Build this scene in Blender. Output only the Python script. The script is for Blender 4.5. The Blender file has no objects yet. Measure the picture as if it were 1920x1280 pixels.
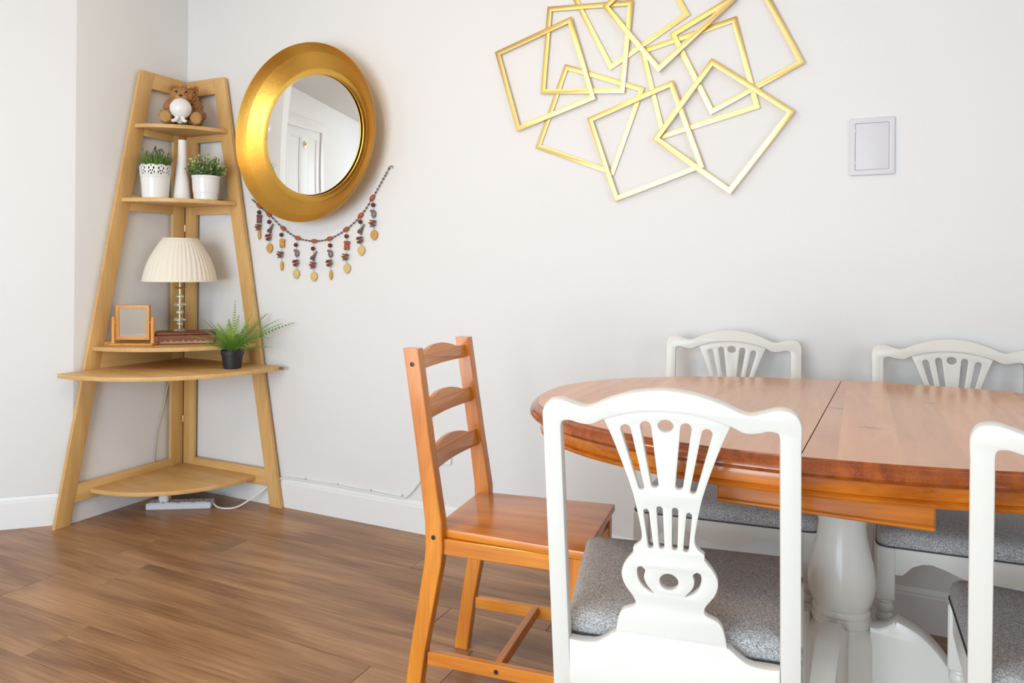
import bpy, bmesh, math, random
from mathutils import Matrix, Vector, noise
R = math.radians
random.seed(7)

# ------------------------------------------------------------------ camera
scene = bpy.context.scene
col = scene.collection
cd = bpy.data.cameras.new('camera'); cam = bpy.data.objects.new('camera', cd); col.objects.link(cam)
F_PX, H_PX, YAW, ROLL = 1363.1, 501.3, 0.44545, 0.0095
cd.sensor_width = 36; cd.lens = 36 * F_PX / 1920
cd.shift_y = (H_PX - 640) / 1920; cd.clip_start = 0.02
cam.matrix_world = (Matrix.Translation((2.8979, -2.4584, 1.06)) @ Matrix.Rotation(YAW, 4, 'Z')
                    @ Matrix.Rotation(R(90), 4, 'X') @ Matrix.Rotation(ROLL, 4, 'Z'))
scene.camera = cam

# ------------------------------------------------------------------ world, light, exposure
world = bpy.data.worlds.new('sky'); scene.world = world; world.use_nodes = True
world.node_tree.nodes['Background'].inputs[0].default_value = (.80, .90, 1, 1)
world.node_tree.nodes['Background'].inputs[1].default_value = 1.5

def area_light(name, loc, rot, sx, sy, power, color):
    l = bpy.data.lights.new(name, 'AREA'); l.shape = 'RECTANGLE'; l.size = sx; l.size_y = sy
    l.energy = power; l.color = color
    o = bpy.data.objects.new(name, l); o.location = loc; o.rotation_euler = rot; col.objects.link(o); return o
# daylight that comes in through the big window behind the camera
area_light('window_daylight', (1.75, -4.50, 1.06), (R(90), 0, 0), 2.3, 1.9, 130, (.77, .905, 1))
# fill light added for the alcove, set at an invented window in the right-hand wall
area_light('alcove_fill_light', (4.90, -2.60, 1.40), (R(90), 0, R(90)), 1.2, 1.4, 20, (.80, .91, 1))
vs = scene.view_settings
vs.view_transform = 'Standard'; vs.look = 'None'; vs.exposure = -0.28; vs.gamma = 1.0; vs.use_curve_mapping = False

# ------------------------------------------------------------------ materials
MATS = {}
def new_mat(name):
    m = bpy.data.materials.new(name); m.use_nodes = True
    return m, m.node_tree.nodes, m.node_tree.links, m.node_tree.nodes['Principled BSDF']

def srgb(r, g, b):
    f = lambda c: c / 12.92 if c <= .04045 else ((c + .055) / 1.055) ** 2.4
    return (f(r / 255), f(g / 255), f(b / 255), 1)

def plain(name, c, rough=.5, metal=0, bump=0, bscale=200, var=0, **kw):
    m, n, l, b = new_mat(name)
    b.inputs['Base Color'].default_value = c; b.inputs['Roughness'].default_value = rough; b.inputs['Metallic'].default_value = metal
    for k, v in kw.items(): b.inputs[k.replace('_', ' ')].default_value = v
    tc = n.new('ShaderNodeTexCoord')
    if bump:
        t = n.new('ShaderNodeTexNoise'); t.inputs['Scale'].default_value = bscale; t.inputs['Detail'].default_value = 4
        l.new(tc.outputs['Object'], t.inputs['Vector'])
        bp = n.new('ShaderNodeBump'); bp.inputs['Strength'].default_value = bump; bp.inputs['Distance'].default_value = .002
        l.new(t.outputs['Fac'], bp.inputs['Height']); l.new(bp.outputs['Normal'], b.inputs['Normal'])
    t2 = n.new('ShaderNodeTexNoise'); t2.inputs['Scale'].default_value = 9; t2.inputs['Detail'].default_value = 5
    l.new(tc.outputs['Object'], t2.inputs['Vector'])
    mx = n.new('ShaderNodeMix'); mx.data_type = 'RGBA'
    mx.inputs[6].default_value = c
    mx.inputs[7].default_value = (c[0] * (1 - var), c[1] * (1 - var), c[2] * (1 - var), 1)
    l.new(t2.outputs['Fac'], mx.inputs[0]); l.new(mx.outputs[2], b.inputs['Base Color'])
    MATS[name] = m; return m

def wood(name, c1, c2, axis, rough=.4, scale=1., grain=.5, knots=0, knotc=(.05, .015, .005, 1), coat=0, strips=0, strip_axis=0, knot_axis=None, kth=.55, kr=(.05, .22), bumpk=.08, ramp=None, fs=(7, 190)):
    """stained timber: long soft figure and fine streaks along `axis`, optional knots and glued strips"""
    m, n, l, b = new_mat(name)
    b.inputs['Roughness'].default_value = rough; b.inputs['Coat Weight'].default_value = coat; b.inputs['Coat Roughness'].default_value = .12
    tc = n.new('ShaderNodeTexCoord'); oi = n.new('ShaderNodeObjectInfo')
    off = n.new('ShaderNodeVectorMath'); off.operation = 'SCALE'; off.inputs['Scale'].default_value = 37
    cmb = n.new('ShaderNodeCombineXYZ')
    for i in range(3): l.new(oi.outputs['Random'], cmb.inputs[i])
    l.new(cmb.outputs[0], off.inputs[0])
    add = n.new('ShaderNodeVectorMath'); l.new(tc.outputs['Object'], add.inputs[0]); l.new(off.outputs[0], add.inputs[1])
    src = add.outputs[0]
    if strips:
        sp = n.new('ShaderNodeSeparateXYZ'); l.new(tc.outputs['Object'], sp.inputs[0])
        dv = n.new('ShaderNodeMath'); dv.operation = 'DIVIDE'; dv.inputs[1].default_value = strips; l.new(sp.outputs[strip_axis], dv.inputs[0])
        fl = n.new('ShaderNodeMath'); fl.operation = 'FLOOR'; l.new(dv.outputs[0], fl.inputs[0])
        wn = n.new('ShaderNodeTexWhiteNoise'); wn.noise_dimensions = '1D'; l.new(fl.outputs[0], wn.inputs['W'])
        a2 = n.new('ShaderNodeVectorMath'); sc = n.new('ShaderNodeVectorMath'); sc.operation = 'SCALE'; sc.inputs['Scale'].default_value = 13
        l.new(wn.outputs['Color'], sc.inputs[0]); l.new(src, a2.inputs[0]); l.new(sc.outputs[0], a2.inputs[1]); src = a2.outputs[0]
    def nz(sl, sa, det, dist=0):
        mp = n.new('ShaderNodeMapping'); v = [sa * scale] * 3; v[axis] = sl * scale; mp.inputs['Scale'].default_value = v
        l.new(src, mp.inputs['Vector'])
        t = n.new('ShaderNodeTexNoise'); t.inputs['Scale'].default_value = 1; t.inputs['Detail'].default_value = det; t.inputs['Distortion'].default_value = dist
        l.new(mp.outputs[0], t.inputs['Vector']); return t
    big = nz(2.2, 16, 3, .6); fine = nz(fs[0], fs[1], 3)
    mixf = n.new('ShaderNodeMath'); mixf.operation = 'MULTIPLY_ADD'; mixf.inputs[1].default_value = grain
    l.new(fine.outputs['Fac'], mixf.inputs[0]); l.new(big.outputs['Fac'], mixf.inputs[2])
    rp = n.new('ShaderNodeValToRGB'); rp.color_ramp.elements[0].position = .35 + grain * .3; rp.color_ramp.elements[1].position = .68 + grain * .65
    
    if ramp: rp.color_ramp.elements[0].position, rp.color_ramp.elements[1].position = ramp
    rp.color_ramp.elements[0].color = c1; rp.color_ramp.elements[1].color = c2
    l.new(mixf.outputs[0], rp.inputs['Fac']); out = rp.outputs['Color']
    if strips:
        hs = n.new('ShaderNodeHueSaturation'); ma = n.new('ShaderNodeMapRange'); ma.inputs[3].default_value = .88; ma.inputs[4].default_value = 1.10
        l.new(wn.outputs['Value'], ma.inputs[0]); l.new(ma.outputs[0], hs.inputs['Value']); l.new(out, hs.inputs['Color']); out = hs.outputs[0]
    if knots:
        mp = n.new('ShaderNodeMapping'); v = [knots] * 3; v[axis if knot_axis is None else knot_axis] = knots * .42; mp.inputs['Scale'].default_value = v; l.new(src, mp.inputs['Vector'])
        vo = n.new('ShaderNodeTexVoronoi'); vo.inputs['Scale'].default_value = 1; l.new(mp.outputs[0], vo.inputs['Vector'])
        kr_ = n.new('ShaderNodeMapRange'); kr_.inputs[1].default_value = kr[0]; kr_.inputs[2].default_value = kr[1]; kr_.inputs[3].default_value = .75; kr_.inputs[4].default_value = 0
        l.new(vo.outputs['Distance'], kr_.inputs[0])
        th = n.new('ShaderNodeMath'); th.operation = 'GREATER_THAN'; th.inputs[1].default_value = kth
        sx = n.new('ShaderNodeSeparateColor'); l.new(vo.outputs['Color'], sx.inputs[0]); l.new(sx.outputs[0], th.inputs[0])
        ml = n.new('ShaderNodeMath'); ml.operation = 'MULTIPLY'; l.new(kr_.outputs[0], ml.inputs[0]); l.new(th.outputs[0], ml.inputs[1])
        mx = n.new('ShaderNodeMix'); mx.data_type = 'RGBA'; mx.inputs[7].default_value = knotc
        l.new(ml.outputs[0], mx.inputs[0]); l.new(out, mx.inputs[6]); out = mx.outputs[2]
    l.new(out, b.inputs['Base Color'])
    bp = n.new('ShaderNodeBump'); bp.inputs['Strength'].default_value = bumpk; bp.inputs['Distance'].default_value = .001
    l.new(fine.outputs['Fac'], bp.inputs['Height']); l.new(bp.outputs['Normal'], b.inputs['Normal'])
    MATS[name] = m; return m

W_WALL = plain('wall_paint', (.83, .828, .825, 1), .75, bump=.05, bscale=120)
W_CEIL = plain('ceiling_paint', (.64, .62, .585, 1), .8)
W_TRIM = plain('trim_gloss', (.84, .84, .845, 1), .35)
W_CHAIR = plain('ivory_chair_paint', (.81, .80, .75, 1), .32, bump=.04, bscale=60)
W_PED = plain('cream_pedestal_paint', (.80, .795, .75, 1), .22)
PLASTIC = plain('white_plastic', (.70, .70, .74, 1), .45)
CERAMIC = plain('white_ceramic', (.86, .855, .85, 1), .25)
CABLE = plain('white_cable', (.80, .80, .80, 1), .5)
CLEARCABLE = plain('translucent_flex', (.55, .50, .38, 1), .3)
BLACKP = plain('black_plastic', (.018, .018, .022, 1), .45)
METAL = plain('steel', (.42, .40, .38, 1), .35, 1)
DARKM = plain('dark_screw', (.06, .045, .035, 1), .4, .8)
BRASS = plain('brass', (.75, .58, .30, 1), .25, 1)
GOLD = plain('brushed_gold_leaf', (.86, .50, .10, 1), .36, 1, bump=.25, bscale=60, var=.18)
GOLDP = plain('satin_gold_metal', (.86, .63, .26, 1), .36, 1, bump=.05, bscale=200)
GLASSM = plain('mirror_glass', (.93, .94, .92, 1), .015, 1)
SHADE = plain('pleated_cream_fabric', (.86, .80, .68, 1), .8, bump=.2, bscale=300)
SOIL = plain('soil', (.03, .022, .015, 1), .9)
FUR = plain('brown_plush', (.56, .275, .10, 1), .95, bump=1., bscale=330, var=.5)
FURL = plain('tan_plush', (.62, .34, .13, 1), .95, bump=.8, bscale=420, var=.3)
BLK = plain('dark_thread', (.05, .02, .01, 1), .6)
LEAF1 = plain('grass_green', (.17, .31, .05, 1), .5, var=.5)
LEAF1B = plain('lavender_tip', (.055, .06, .045, 1), .6, var=.3)
LEAF2 = plain('boxwood_green', (.18, .31, .09, 1), .45, var=.5)
LEAF2B = plain('pale_leaf', (.62, .64, .32, 1), .5, var=.2)
FERN = plain('fern_green', (.17, .40, .06, 1), .4, var=.45)
FERNL = plain('fern_lime', (.42, .62, .09, 1), .4, var=.3)
BEADD = plain('oxblood_bead', (.10, .022, .016, 1), .2)
BEADR = plain('amber_bead', (.42, .10, .035, 1), .15)
BEADK = plain('grey_green_bead', (.12, .11, .10, 1), .3)
CHARMD = plain('purple_brown_glass', (.17, .075, .075, 1), .2)
CHARMG = plain('smoky_glass', (.20, .17, .17, 1), .15)
LEAFY = plain('yellow_carved_leaf', (.75, .43, .09, 1), .5, var=.4)
LEAFW = plain('pale_yellow_shell', (.78, .56, .22, 1), .4, var=.2)
CRYST = plain('crystal', (.95, .97, .95, 1), .03, 0, Transmission_Weight=.85, IOR=1.5)
GLASS = plain('window_glass', (.95, .98, 1, 1), .02, 0, Transmission_Weight=1., IOR=1.02)

OA, OB = srgb(228, 187, 124), srgb(204, 157, 94)
OAK_Z = wood('oak_veneer_upright', OA, OB, 2, .45)
OAK_X = wood('oak_veneer_x', OA, OB, 0, .45)
OAK_Y = wood('oak_veneer_y', OA, OB, 1, .45)
PA, PB, PK = srgb(236, 152, 42), srgb(190, 100, 22), srgb(100, 42, 12)
PINE_Z = wood('antique_pine_upright', PA, PB, 2, .30, grain=.35, knots=6, knotc=PK, coat=.4, kth=.7)
PINE_X = wood('antique_pine_x', PA, PB, 0, .30, grain=.35, knots=6, knotc=PK, coat=.4, kth=.7)
PINE_Y = wood('antique_pine_y', PA, PB, 1, .30, grain=.35, knots=6, knotc=PK, coat=.4, kth=.7)
TABLE_T = wood('varnished_table_pine', srgb(242, 174, 106), srgb(206, 126, 64), 1, .24, grain=.3, knots=12, knotc=srgb(110, 66, 42), coat=.45, strips=.095, strip_axis=0, knot_axis=0, kth=.68, kr=(.03, .18), bumpk=0, ramp=(.25, 1.05), fs=(3, 42))
TABLE_R = wood('varnished_end_grain', srgb(182, 92, 26), srgb(122, 52, 12), 1, .25, scale=1.6, grain=.4, coat=.5, strips=.095, strip_axis=0)
TABLE_E = wood('varnished_apron_pine', srgb(222, 130, 30), srgb(170, 84, 14), 0, .25, grain=.5, coat=.5)
SMALLPINE = wood('honey_pine', srgb(232, 172, 92), srgb(208, 138, 60), 2, .4, grain=.5)
CARVED = wood('aged_brown_wood', srgb(168, 100, 56), srgb(104, 54, 28), 0, .5, grain=.8)
CARVEDL = wood('worn_pink_wood', srgb(210, 168, 140), srgb(166, 112, 80), 0, .6, grain=.8)
FLOORM = wood('oak_laminate', srgb(190, 146, 104), srgb(132, 92, 58), 0, .36, scale=.7, grain=.6, knots=4.2, knotc=srgb(92, 64, 44), kth=.62, kr=(.02, .34))

def fabric_mat():
    m, n, l, b = new_mat('grey_melange_weave'); b.inputs['Roughness'].default_value = .95
    tc = n.new('ShaderNodeTexCoord')
    def nz(v, d=2):
        mp = n.new('ShaderNodeMapping'); mp.inputs['Scale'].default_value = v; l.new(tc.outputs['Object'], mp.inputs[0])
        t = n.new('ShaderNodeTexNoise'); t.inputs['Scale'].default_value = 1; t.inputs['Detail'].default_value = d; l.new(mp.outputs[0], t.inputs[0]); return t
    a = nz((240, 900, 500)); c = nz((900, 240, 500))
    ad = n.new('ShaderNodeMath'); l.new(a.outputs[0], ad.inputs[0]); l.new(c.outputs[0], ad.inputs[1])
    r = n.new('ShaderNodeValToRGB'); r.color_ramp.elements[0].position = .38; r.color_ramp.elements[1].position = .64
    hf = n.new('ShaderNodeMath'); hf.operation = 'MULTIPLY'; hf.inputs[1].default_value = .5; l.new(ad.outputs[0], hf.inputs[0])
    l.new(hf.outputs[0], r.inputs[0]); r.color_ramp.elements[0].color = (.17, .17, .175, 1); r.color_ramp.elements[1].color = (.74, .735, .73, 1)
    l.new(r.outputs[0], b.inputs['Base Color'])
    bp = n.new('ShaderNodeBump'); bp.inputs['Strength'].default_value = .5; bp.inputs['Distance'].default_value = .001
    l.new(hf.outputs[0], bp.inputs['Height']); l.new(bp.outputs[0], b.inputs['Normal']); return m
FABRIC = fabric_mat()

# ------------------------------------------------------------------ mesh helpers
def tag(o, label=None, cat=None, group=None, kind=None):
    if label: o['label'] = label
    if cat: o['category'] = cat
    if group: o['group'] = group
    if kind: o['kind'] = kind
    return o

def empty(name, loc=(0, 0, 0), rz=0, label=None, cat=None, group=None):
    o = bpy.data.objects.new(name, None); o.empty_display_size = .05
    o.location = loc; o.rotation_euler = (0, 0, rz); col.objects.link(o)
    return tag(o, label, cat, group)

def link(name, me, mat, parent=None, smooth=True, angle=35):
    if mat and not me.materials: me.materials.append(mat)
    if smooth:
        me.shade_smooth(); me.set_sharp_from_angle(angle=R(angle))
    o = bpy.data.objects.new(name, me); col.objects.link(o)
    if parent: o.parent = parent
    return o

def pydata(name, v, f, mat, parent=None, smooth=True, angle=35):
    me = bpy.data.meshes.new(name); me.from_pydata([tuple(p) for p in v], [], f); me.update()
    bm = bmesh.new(); bm.from_mesh(me); bmesh.ops.recalc_face_normals(bm, faces=bm.faces); bm.to_mesh(me); bm.free()
    return link(name, me, mat, parent, smooth, angle)

def bm_obj(name, bm, mat, parent=None, smooth=True, angle=35):
    me = bpy.data.meshes.new(name); bm.to_mesh(me); bm.free()
    return link(name, me, mat, parent, smooth, angle)

def bm_box(bm, lo, hi, bevel=0, M=None, seg=1):
    r = bmesh.ops.create_cube(bm, size=1); vs_ = r['verts']
    lo, hi = Vector(lo), Vector(hi); c = (lo + hi) / 2; s = hi - lo
    for v in vs_: v.co = Vector((v.co.x * s.x, v.co.y * s.y, v.co.z * s.z)) + c
    if bevel:
        es = list({e for v in vs_ for e in v.link_edges})
        rr = bmesh.ops.bevel(bm, geom=es, offset=bevel, segments=seg, affect='EDGES', profile=.5)
        vs_ = list({v for f in rr['faces'] for v in f.verts} | {v for v in vs_ if v.is_valid})
    if M is not None: bmesh.ops.transform(bm, matrix=M, verts=vs_)
    return vs_

def box(name, lo, hi, mat, parent=None, bevel=.002, M=None, seg=1):
    bm = bmesh.new(); bm_box(bm, lo, hi, bevel, M, seg); return bm_obj(name, bm, mat, parent)

def bm_lathe(bm, prof, seg=32, M=None, wob=None):
    rings = []
    for r, z in prof:
        if r < 1e-5: rings.append([bm.verts.new((0, 0, z))]); continue
        ring = []
        for k in range(seg):
            a = 2 * math.pi * k / seg; rr = r * (wob(a, z) if wob else 1)
            ring.append(bm.verts.new((rr * math.cos(a), rr * math.sin(a), z)))
        rings.append(ring)
    for a, b in zip(rings, rings[1:]):
        if len(a) == 1 and len(b) == 1: continue
        for k in range(seg):
            j = (k + 1) % seg
            if len(a) == 1: bm.faces.new((a[0], b[k], b[j]))
            elif len(b) == 1: bm.faces.new((a[k], a[j], b[0]))
            else: bm.faces.new((a[k], a[j], b[j], b[k]))
    vs_ = [v for r in rings for v in r]
    if M is not None: bmesh.ops.transform(bm, matrix=M, verts=vs_)
    return vs_

def lathe(name, prof, mat, parent=None, seg=32, M=None, wob=None, angle=35):
    bm = bmesh.new(); bm_lathe(bm, prof, seg, M, wob); bmesh.ops.recalc_face_normals(bm, faces=bm.faces)
    return bm_obj(name, bm, mat, parent, angle=angle)

def bm_ball(bm, c, r, u=12, v=8, M=None):
    if not hasattr(r, '__len__'): r = (r, r, r)
    mt = Matrix.Translation(c) @ (M or Matrix()) @ Matrix.Diagonal((r[0], r[1], r[2], 1))
    bmesh.ops.create_uvsphere(bm, u_segments=u, v_segments=v, radius=1, matrix=mt)

def bm_tube(bm, pts, rad, seg=8, caps=True):
    pts = [Vector(p) for p in pts]; rings = []; up = None
    for i, p in enumerate(pts):
        t = (pts[min(i + 1, len(pts) - 1)] - pts[max(i - 1, 0)]).normalized()
        if up is None: up = t.orthogonal().normalized()
        up = (up - t * up.dot(t)).normalized(); s = t.cross(up)
        r = rad[i] if hasattr(rad, '__len__') else rad
        rings.append([bm.verts.new(p + (up * math.cos(a) + s * math.sin(a)) * r) for a in [2 * math.pi * k / seg for k in range(seg)]])
    for a, b in zip(rings, rings[1:]):
        for k in range(seg): bm.faces.new((a[k], a[(k + 1) % seg], b[(k + 1) % seg], b[k]))
    if caps: bm.faces.new(rings[0][::-1]); bm.faces.new(rings[-1])

def tube(name, pts, rad, mat, parent=None, seg=8):
    bm = bmesh.new(); bm_tube(bm, pts, rad, seg); bmesh.ops.recalc_face_normals(bm, faces=bm.faces)
    return bm_obj(name, bm, mat, parent, angle=50)

def smooth_path(pts, n=6):
    """Catmull-Rom through points"""
    P = [Vector(p) for p in pts]; out = []
    for i in range(len(P) - 1):
        p0, p1, p2, p3 = P[max(i - 1, 0)], P[i], P[i + 1], P[min(i + 2, len(P) - 1)]
        for k in range(n):
            t = k / n
            out.append(.5 * ((2 * p1) + (p2 - p0) * t + (2 * p0 - 5 * p1 + 4 * p2 - p3) * t * t + (3 * p1 - p0 - 3 * p2 + p3) * t ** 3))
    out.append(P[-1]); return out

def bm_loft(bm, secs, cham=.003):
    """posts: each section = centre, half-width vector, half-depth vector"""
    rings = []
    for c, a, b in secs:
        c, a, b = Vector(c), Vector(a), Vector(b); ka = 1 - cham / a.length; kb = 1 - cham / b.length
        co = [(1, kb), (ka, 1), (-ka, 1), (-1, kb), (-1, -kb), (-ka, -1), (ka, -1), (1, -kb)]
        rings.append([bm.verts.new(c + a * x + b * y) for x, y in co])
    for p, q in zip(rings, rings[1:]):
        for k in range(8): bm.faces.new((p[k], p[(k + 1) % 8], q[(k + 1) % 8], q[k]))
    bm.faces.new(rings[0][::-1]); bm.faces.new(rings[-1])

def loft(name, secs, mat, parent=None, cham=.003):
    bm = bmesh.new(); bm_loft(bm, secs, cham); bmesh.ops.recalc_face_normals(bm, faces=bm.faces)
    return bm_obj(name, bm, mat, parent, angle=30)

def slab_mesh(loops, depth, bevel=.002, M=None, name='slab'):
    """flat sawn board: closed 2-D outlines (the later ones are holes), thickness along local z"""
    cu = bpy.data.curves.new(name, 'CURVE'); cu.dimensions = '2D'; cu.fill_mode = 'BOTH'
    cu.extrude = depth / 2 - bevel; cu.bevel_depth = bevel; cu.bevel_resolution = 1; cu.offset = -bevel
    for lp in loops:
        s = cu.splines.new('POLY'); s.points.add(len(lp) - 1); s.use_cyclic_u = True
        for p, q in zip(s.points, lp): p.co = (q[0], q[1], 0, 1)
    ob = bpy.data.objects.new(name, cu); col.objects.link(ob)
    dg = bpy.context.evaluated_depsgraph_get(); dg.update()
    me = bpy.data.meshes.new_from_object(ob.evaluated_get(dg))
    bpy.data.objects.remove(ob); bpy.data.curves.remove(cu)
    bm = bmesh.new(); bm.from_mesh(me); bmesh.ops.remove_doubles(bm, verts=bm.verts, dist=1e-5)
    if M is not None: bmesh.ops.transform(bm, matrix=M, verts=bm.verts)
    bmesh.ops.recalc_face_normals(bm, faces=bm.faces); bm.to_mesh(me); bm.free(); me.materials.clear()
    return me

def slab(name, loops, depth, mat, parent=None, bevel=.002, M=None, angle=30):
    return link(name, slab_mesh(loops, depth, bevel, M, name), mat, parent, True, angle)

def frame_axes(o, x, y):
    """matrix taking slab (x, y, thickness) to the axes x, y, x cross y at origin o"""
    x, y = Vector(x).normalized(), Vector(y).normalized(); z = x.cross(y)
    m = Matrix((x, y, z)).transposed().to_4x4(); m.translation = Vector(o); return m
XZ = lambda y=0: frame_axes((0, y, 0), (1, 0, 0), (0, 0, 1))      # outline in x-z, thickness along y

def copy_tree(o, parent=None):
    c = o.copy(); col.objects.link(c); c.parent = parent
    for ch in o.children: copy_tree(ch, c)
    return c

def curve2(pts, n=6):
    return [(p.x, p.y) for p in smooth_path([(a, b, 0) for a, b in pts], n)]

# ------------------------------------------------------------------ the room
X1, Y1, ZC, XL = 5.0, -4.62, 2.45, -.6
BX, BY = -.45, -.995                                  # far end of the splayed wall
SP = -.545                                            # where the alcove wall turns 45 degrees
def wall(name, p, q, holes=(), t=.10, mat=W_WALL):
    """wall from p to q (plan), outside on the right-hand side; holes = (s0, s1, z0, z1)"""
    p, q = Vector((*p, 0)), Vector((*q, 0)); d = q - p; L = d.length
    M = frame_axes(p + Vector((d.y, -d.x, 0)).normalized() * t / 2, d, (0, 0, 1))
    lp = [[(0, 0), (L, 0), (L, ZC), (0, ZC)]] + [[(a, c), (a, e), (b, e), (b, c)] for a, b, c, e in holes]
    return tag(slab(name, lp, t, mat, None, .0005, M), kind='structure')
wall('wall_back', (X1, 0), (-.10, 0))
wall('wall_left', (0, 0), (0, SP), t=.098)
wall('wall_bay', (0, SP), (BX, BY), t=.098)
wall('wall_return', (BX, BY), (XL, BY), t=.05)
wall('wall_side', (XL, BY), (XL, Y1), holes=[(.085, .895, -.001, 2.04)])
wall('wall_rear', (XL, Y1), (X1, Y1), holes=[(1.2, 3.5, .1, 2.02)])
wall('wall_right', (X1, Y1), (X1, 0), holes=[(1.42, 2.62, .7, 2.1)])
cl = box('ceiling', (XL - .1, Y1 - .1, ZC), (X1 + .1, .1, ZC + .08), W_CEIL, bevel=0); tag(cl, kind='structure')
tag(cl, kind='structure')

# laminate floor: each board a plank with its own bevelled edge
fl = empty('floor'); tag(fl, kind='structure')
box('subfloor', (XL - .1, Y1 - .1, -.06), (X1 + .1, .1, -.012), plain('underlay', (.05, .03, .02, 1), .9), fl, 0)
PW = .1905; PL = 1.30; plank_me = {}
def plank(x0, x1, y0):
    L = round(x1 - x0, 3)
    if L not in plank_me:
        bm = bmesh.new(); bm_box(bm, (.0005, .0005, -.012), (L - .0005, PW - .0005, 0), .0012)
        me = bpy.data.meshes.new('plank'); bm.to_mesh(me); bm.free(); me.materials.append(FLOORM); plank_me[L] = me
    o = bpy.data.objects.new('plank', plank_me[L]); col.objects.link(o); o.location = (x0, y0, 0); o.parent = fl
row = 0; y = -.875 + PW * 5
while y > Y1 - .1:
    off = {3: .463, 6: .874}.get(row, random.uniform(0, 1.2)); off = off % PL
    xs = [XL - .1]; x = off - PL * 2
    while x < X1 + .1:
        if x > XL + .05 and x < X1: xs.append(round(x, 3))
        x += PL
    xs.append(X1 + .1)
    for a, b in zip(xs, xs[1:]): plank(a, b, y - PW)
    y -= PW; row += 1

# skirting boards
def skirting(name, p, q, h=.125, t=.009):
    p, q = Vector((*p, 0)), Vector((*q, 0)); d = (q - p).normalized(); n = Vector((-d.y, d.x, 0))
    prof = [(0, 0), (t, 0), (t, h - .022), (t - .003, h - .018), (t - .003, h - .012), (t - .006, h - .006), (t - .008, h), (0, h)]
    v = [e + n * a + Vector((0, 0, b)) for e in (p, q) for a, b in prof]; k = len(prof)
    f = [(i, (i + 1) % k, k + (i + 1) % k, k + i) for i in range(k)] + [tuple(range(k)), tuple(range(2 * k - 1, k - 1, -1))]
    return tag(pydata(name, v, f, W_TRIM, None, True, 25), kind='structure')
skirting('baseboard_back', (X1, 0), (0, 0)); skirting('baseboard_left', (0, 0), (0, SP - .006))
skirting('baseboard_bay', (.005, SP - .005), (BX, BY)); skirting('baseboard_right', (X1, Y1), (X1, 0))
skirting('baseboard_rear', (XL, Y1), (X1, Y1))

# windows: frame bars and panes of glass
def window(name, o, ux, w, h, nx, depth=.10):
    ux = Vector(ux); e = empty(name); tag(e, kind='structure')
    M = frame_axes(Vector(o), ux, (0, 0, 1))
    def bar(a, b, c, d, dz=.07, nm='frame_bar'): box(nm, (a, c, -dz / 2), (b, d, dz / 2), W_TRIM, e, .003, M)
    bar(0, w, 0, .06); bar(0, w, h - .06, h)
    for k in range(nx + 1): xx = k * (w - .06) / nx; bar(xx, xx + .06, .06, h - .06)
    for k in range(nx):
        a = k * (w - .06) / nx + .06; b = (k + 1) * (w - .06) / nx
        box('pane', (a, .06, -.003), (b, h - .06, .003), GLASS, e, 0, M)
    return e
window('window_1', (.6, Y1 - .05, .1), (1, 0, 0), 2.3, 1.92, 3)
window('added_fill_window', (X1 + .05, Y1 + 1.42, .7), (0, 1, 0), 1.2, 1.4, 2)  # unseen window, added to go with the alcove fill light

# panelled door in the side wall, seen in the mirror
d1 = empty('door_1', (XL - .02, BY - .085 - .81, 0), R(90)); tag(d1, kind='structure')
dw, dh = .81, 2.04
PX, PZ = ((.097, .328), (.483, .714)), ((.22, .80), (1.0, 1.94))
slab('door_leaf', [[(.004, .005), (dw - .004, .005), (dw - .004, dh - .004), (.004, dh - .004)]] +
     [[(a, c), (a, d), (b, d), (b, c)] for a, b in PX for c, d in PZ], .04, W_TRIM, d1, .004, XZ(0))
for a, b in PX:
    for c, d in PZ:
        box('door_panel', (a - .005, -.006, c - .005), (b + .005, .004, d + .005), W_TRIM, d1, .001)
        slab('panel_moulding', [[(a, c), (b, c), (b, d), (a, d)], [(a + .018, c + .018), (b - .018, c + .018), (b - .018, d - .018), (a + .018, d - .018)]], .012, W_TRIM, d1, .003, XZ(-.011))
slab('architrave', [[(-.08, 0), (-.08, dh + .12), (dw + .08, dh + .12), (dw + .08, 0), (dw - .006, 0), (dw - .006, dh - .006), (.006, dh - .006), (.006, 0)]], .024, W_TRIM, d1, .004, XZ(-.0325))
hk = lathe('coat_hook', [(0, 0), (.03, 0), (.034, .004), (.03, .009), (.012, .012), (.008, .03), (.013, .038), (.009, .046), (0, .048)], BRASS, d1, 24, Matrix.Translation((.402, -.0195, 1.845)) @ Matrix.Diagonal((.8, 1, 1.3, 1)) @ Matrix.Rotation(R(90), 4, 'X'))
hk['label'] = 'oval brass coat hook'
lathe('door_knob', [(0, 0), (.026, 0), (.028, .005), (.012, .012), (.011, .04), (.026, .05), (.028, .065), (.018, .078), (0, .08)], BRASS, d1, 24, Matrix.Translation((.06, -.0195, 1.0)) @ Matrix.Rotation(R(90), 4, 'X'))

# unseen ceiling lamp above the frame, added to warm the upper walls
cl_ = empty('added_ceiling_lamp', (1.6, -1.8, ZC), 0, 'added unseen opal glass ceiling lamp that warms the upper walls', 'lamp')
lathe('ceiling_plate', [(0, -.001), (.10, -.001), (.10, -.014), (.085, -.02), (0, -.02)], METAL, cl_, 40)
OPAL = plain('opal_glass', (.9, .85, .75, 1), .3, Emission_Color=(1, .78, .52, 1), Emission_Strength=2.0)
lathe('opal_bowl', [(.15, -.02), (.148, -.035), (.13, -.065), (.09, -.088), (.04, -.099), (0, -.101)], OPAL, cl_, 48)
pl = bpy.data.lights.new('added_warm_fill', 'POINT'); pl.energy = 23; pl.color = (1, .65, .34); pl.shadow_soft_size = .12  # added warm fill for the upper walls and the alcove
plo = bpy.data.objects.new('added_warm_fill', pl); plo.location = (0, 0, -.24); plo.parent = cl_; col.objects.link(plo)

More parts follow.
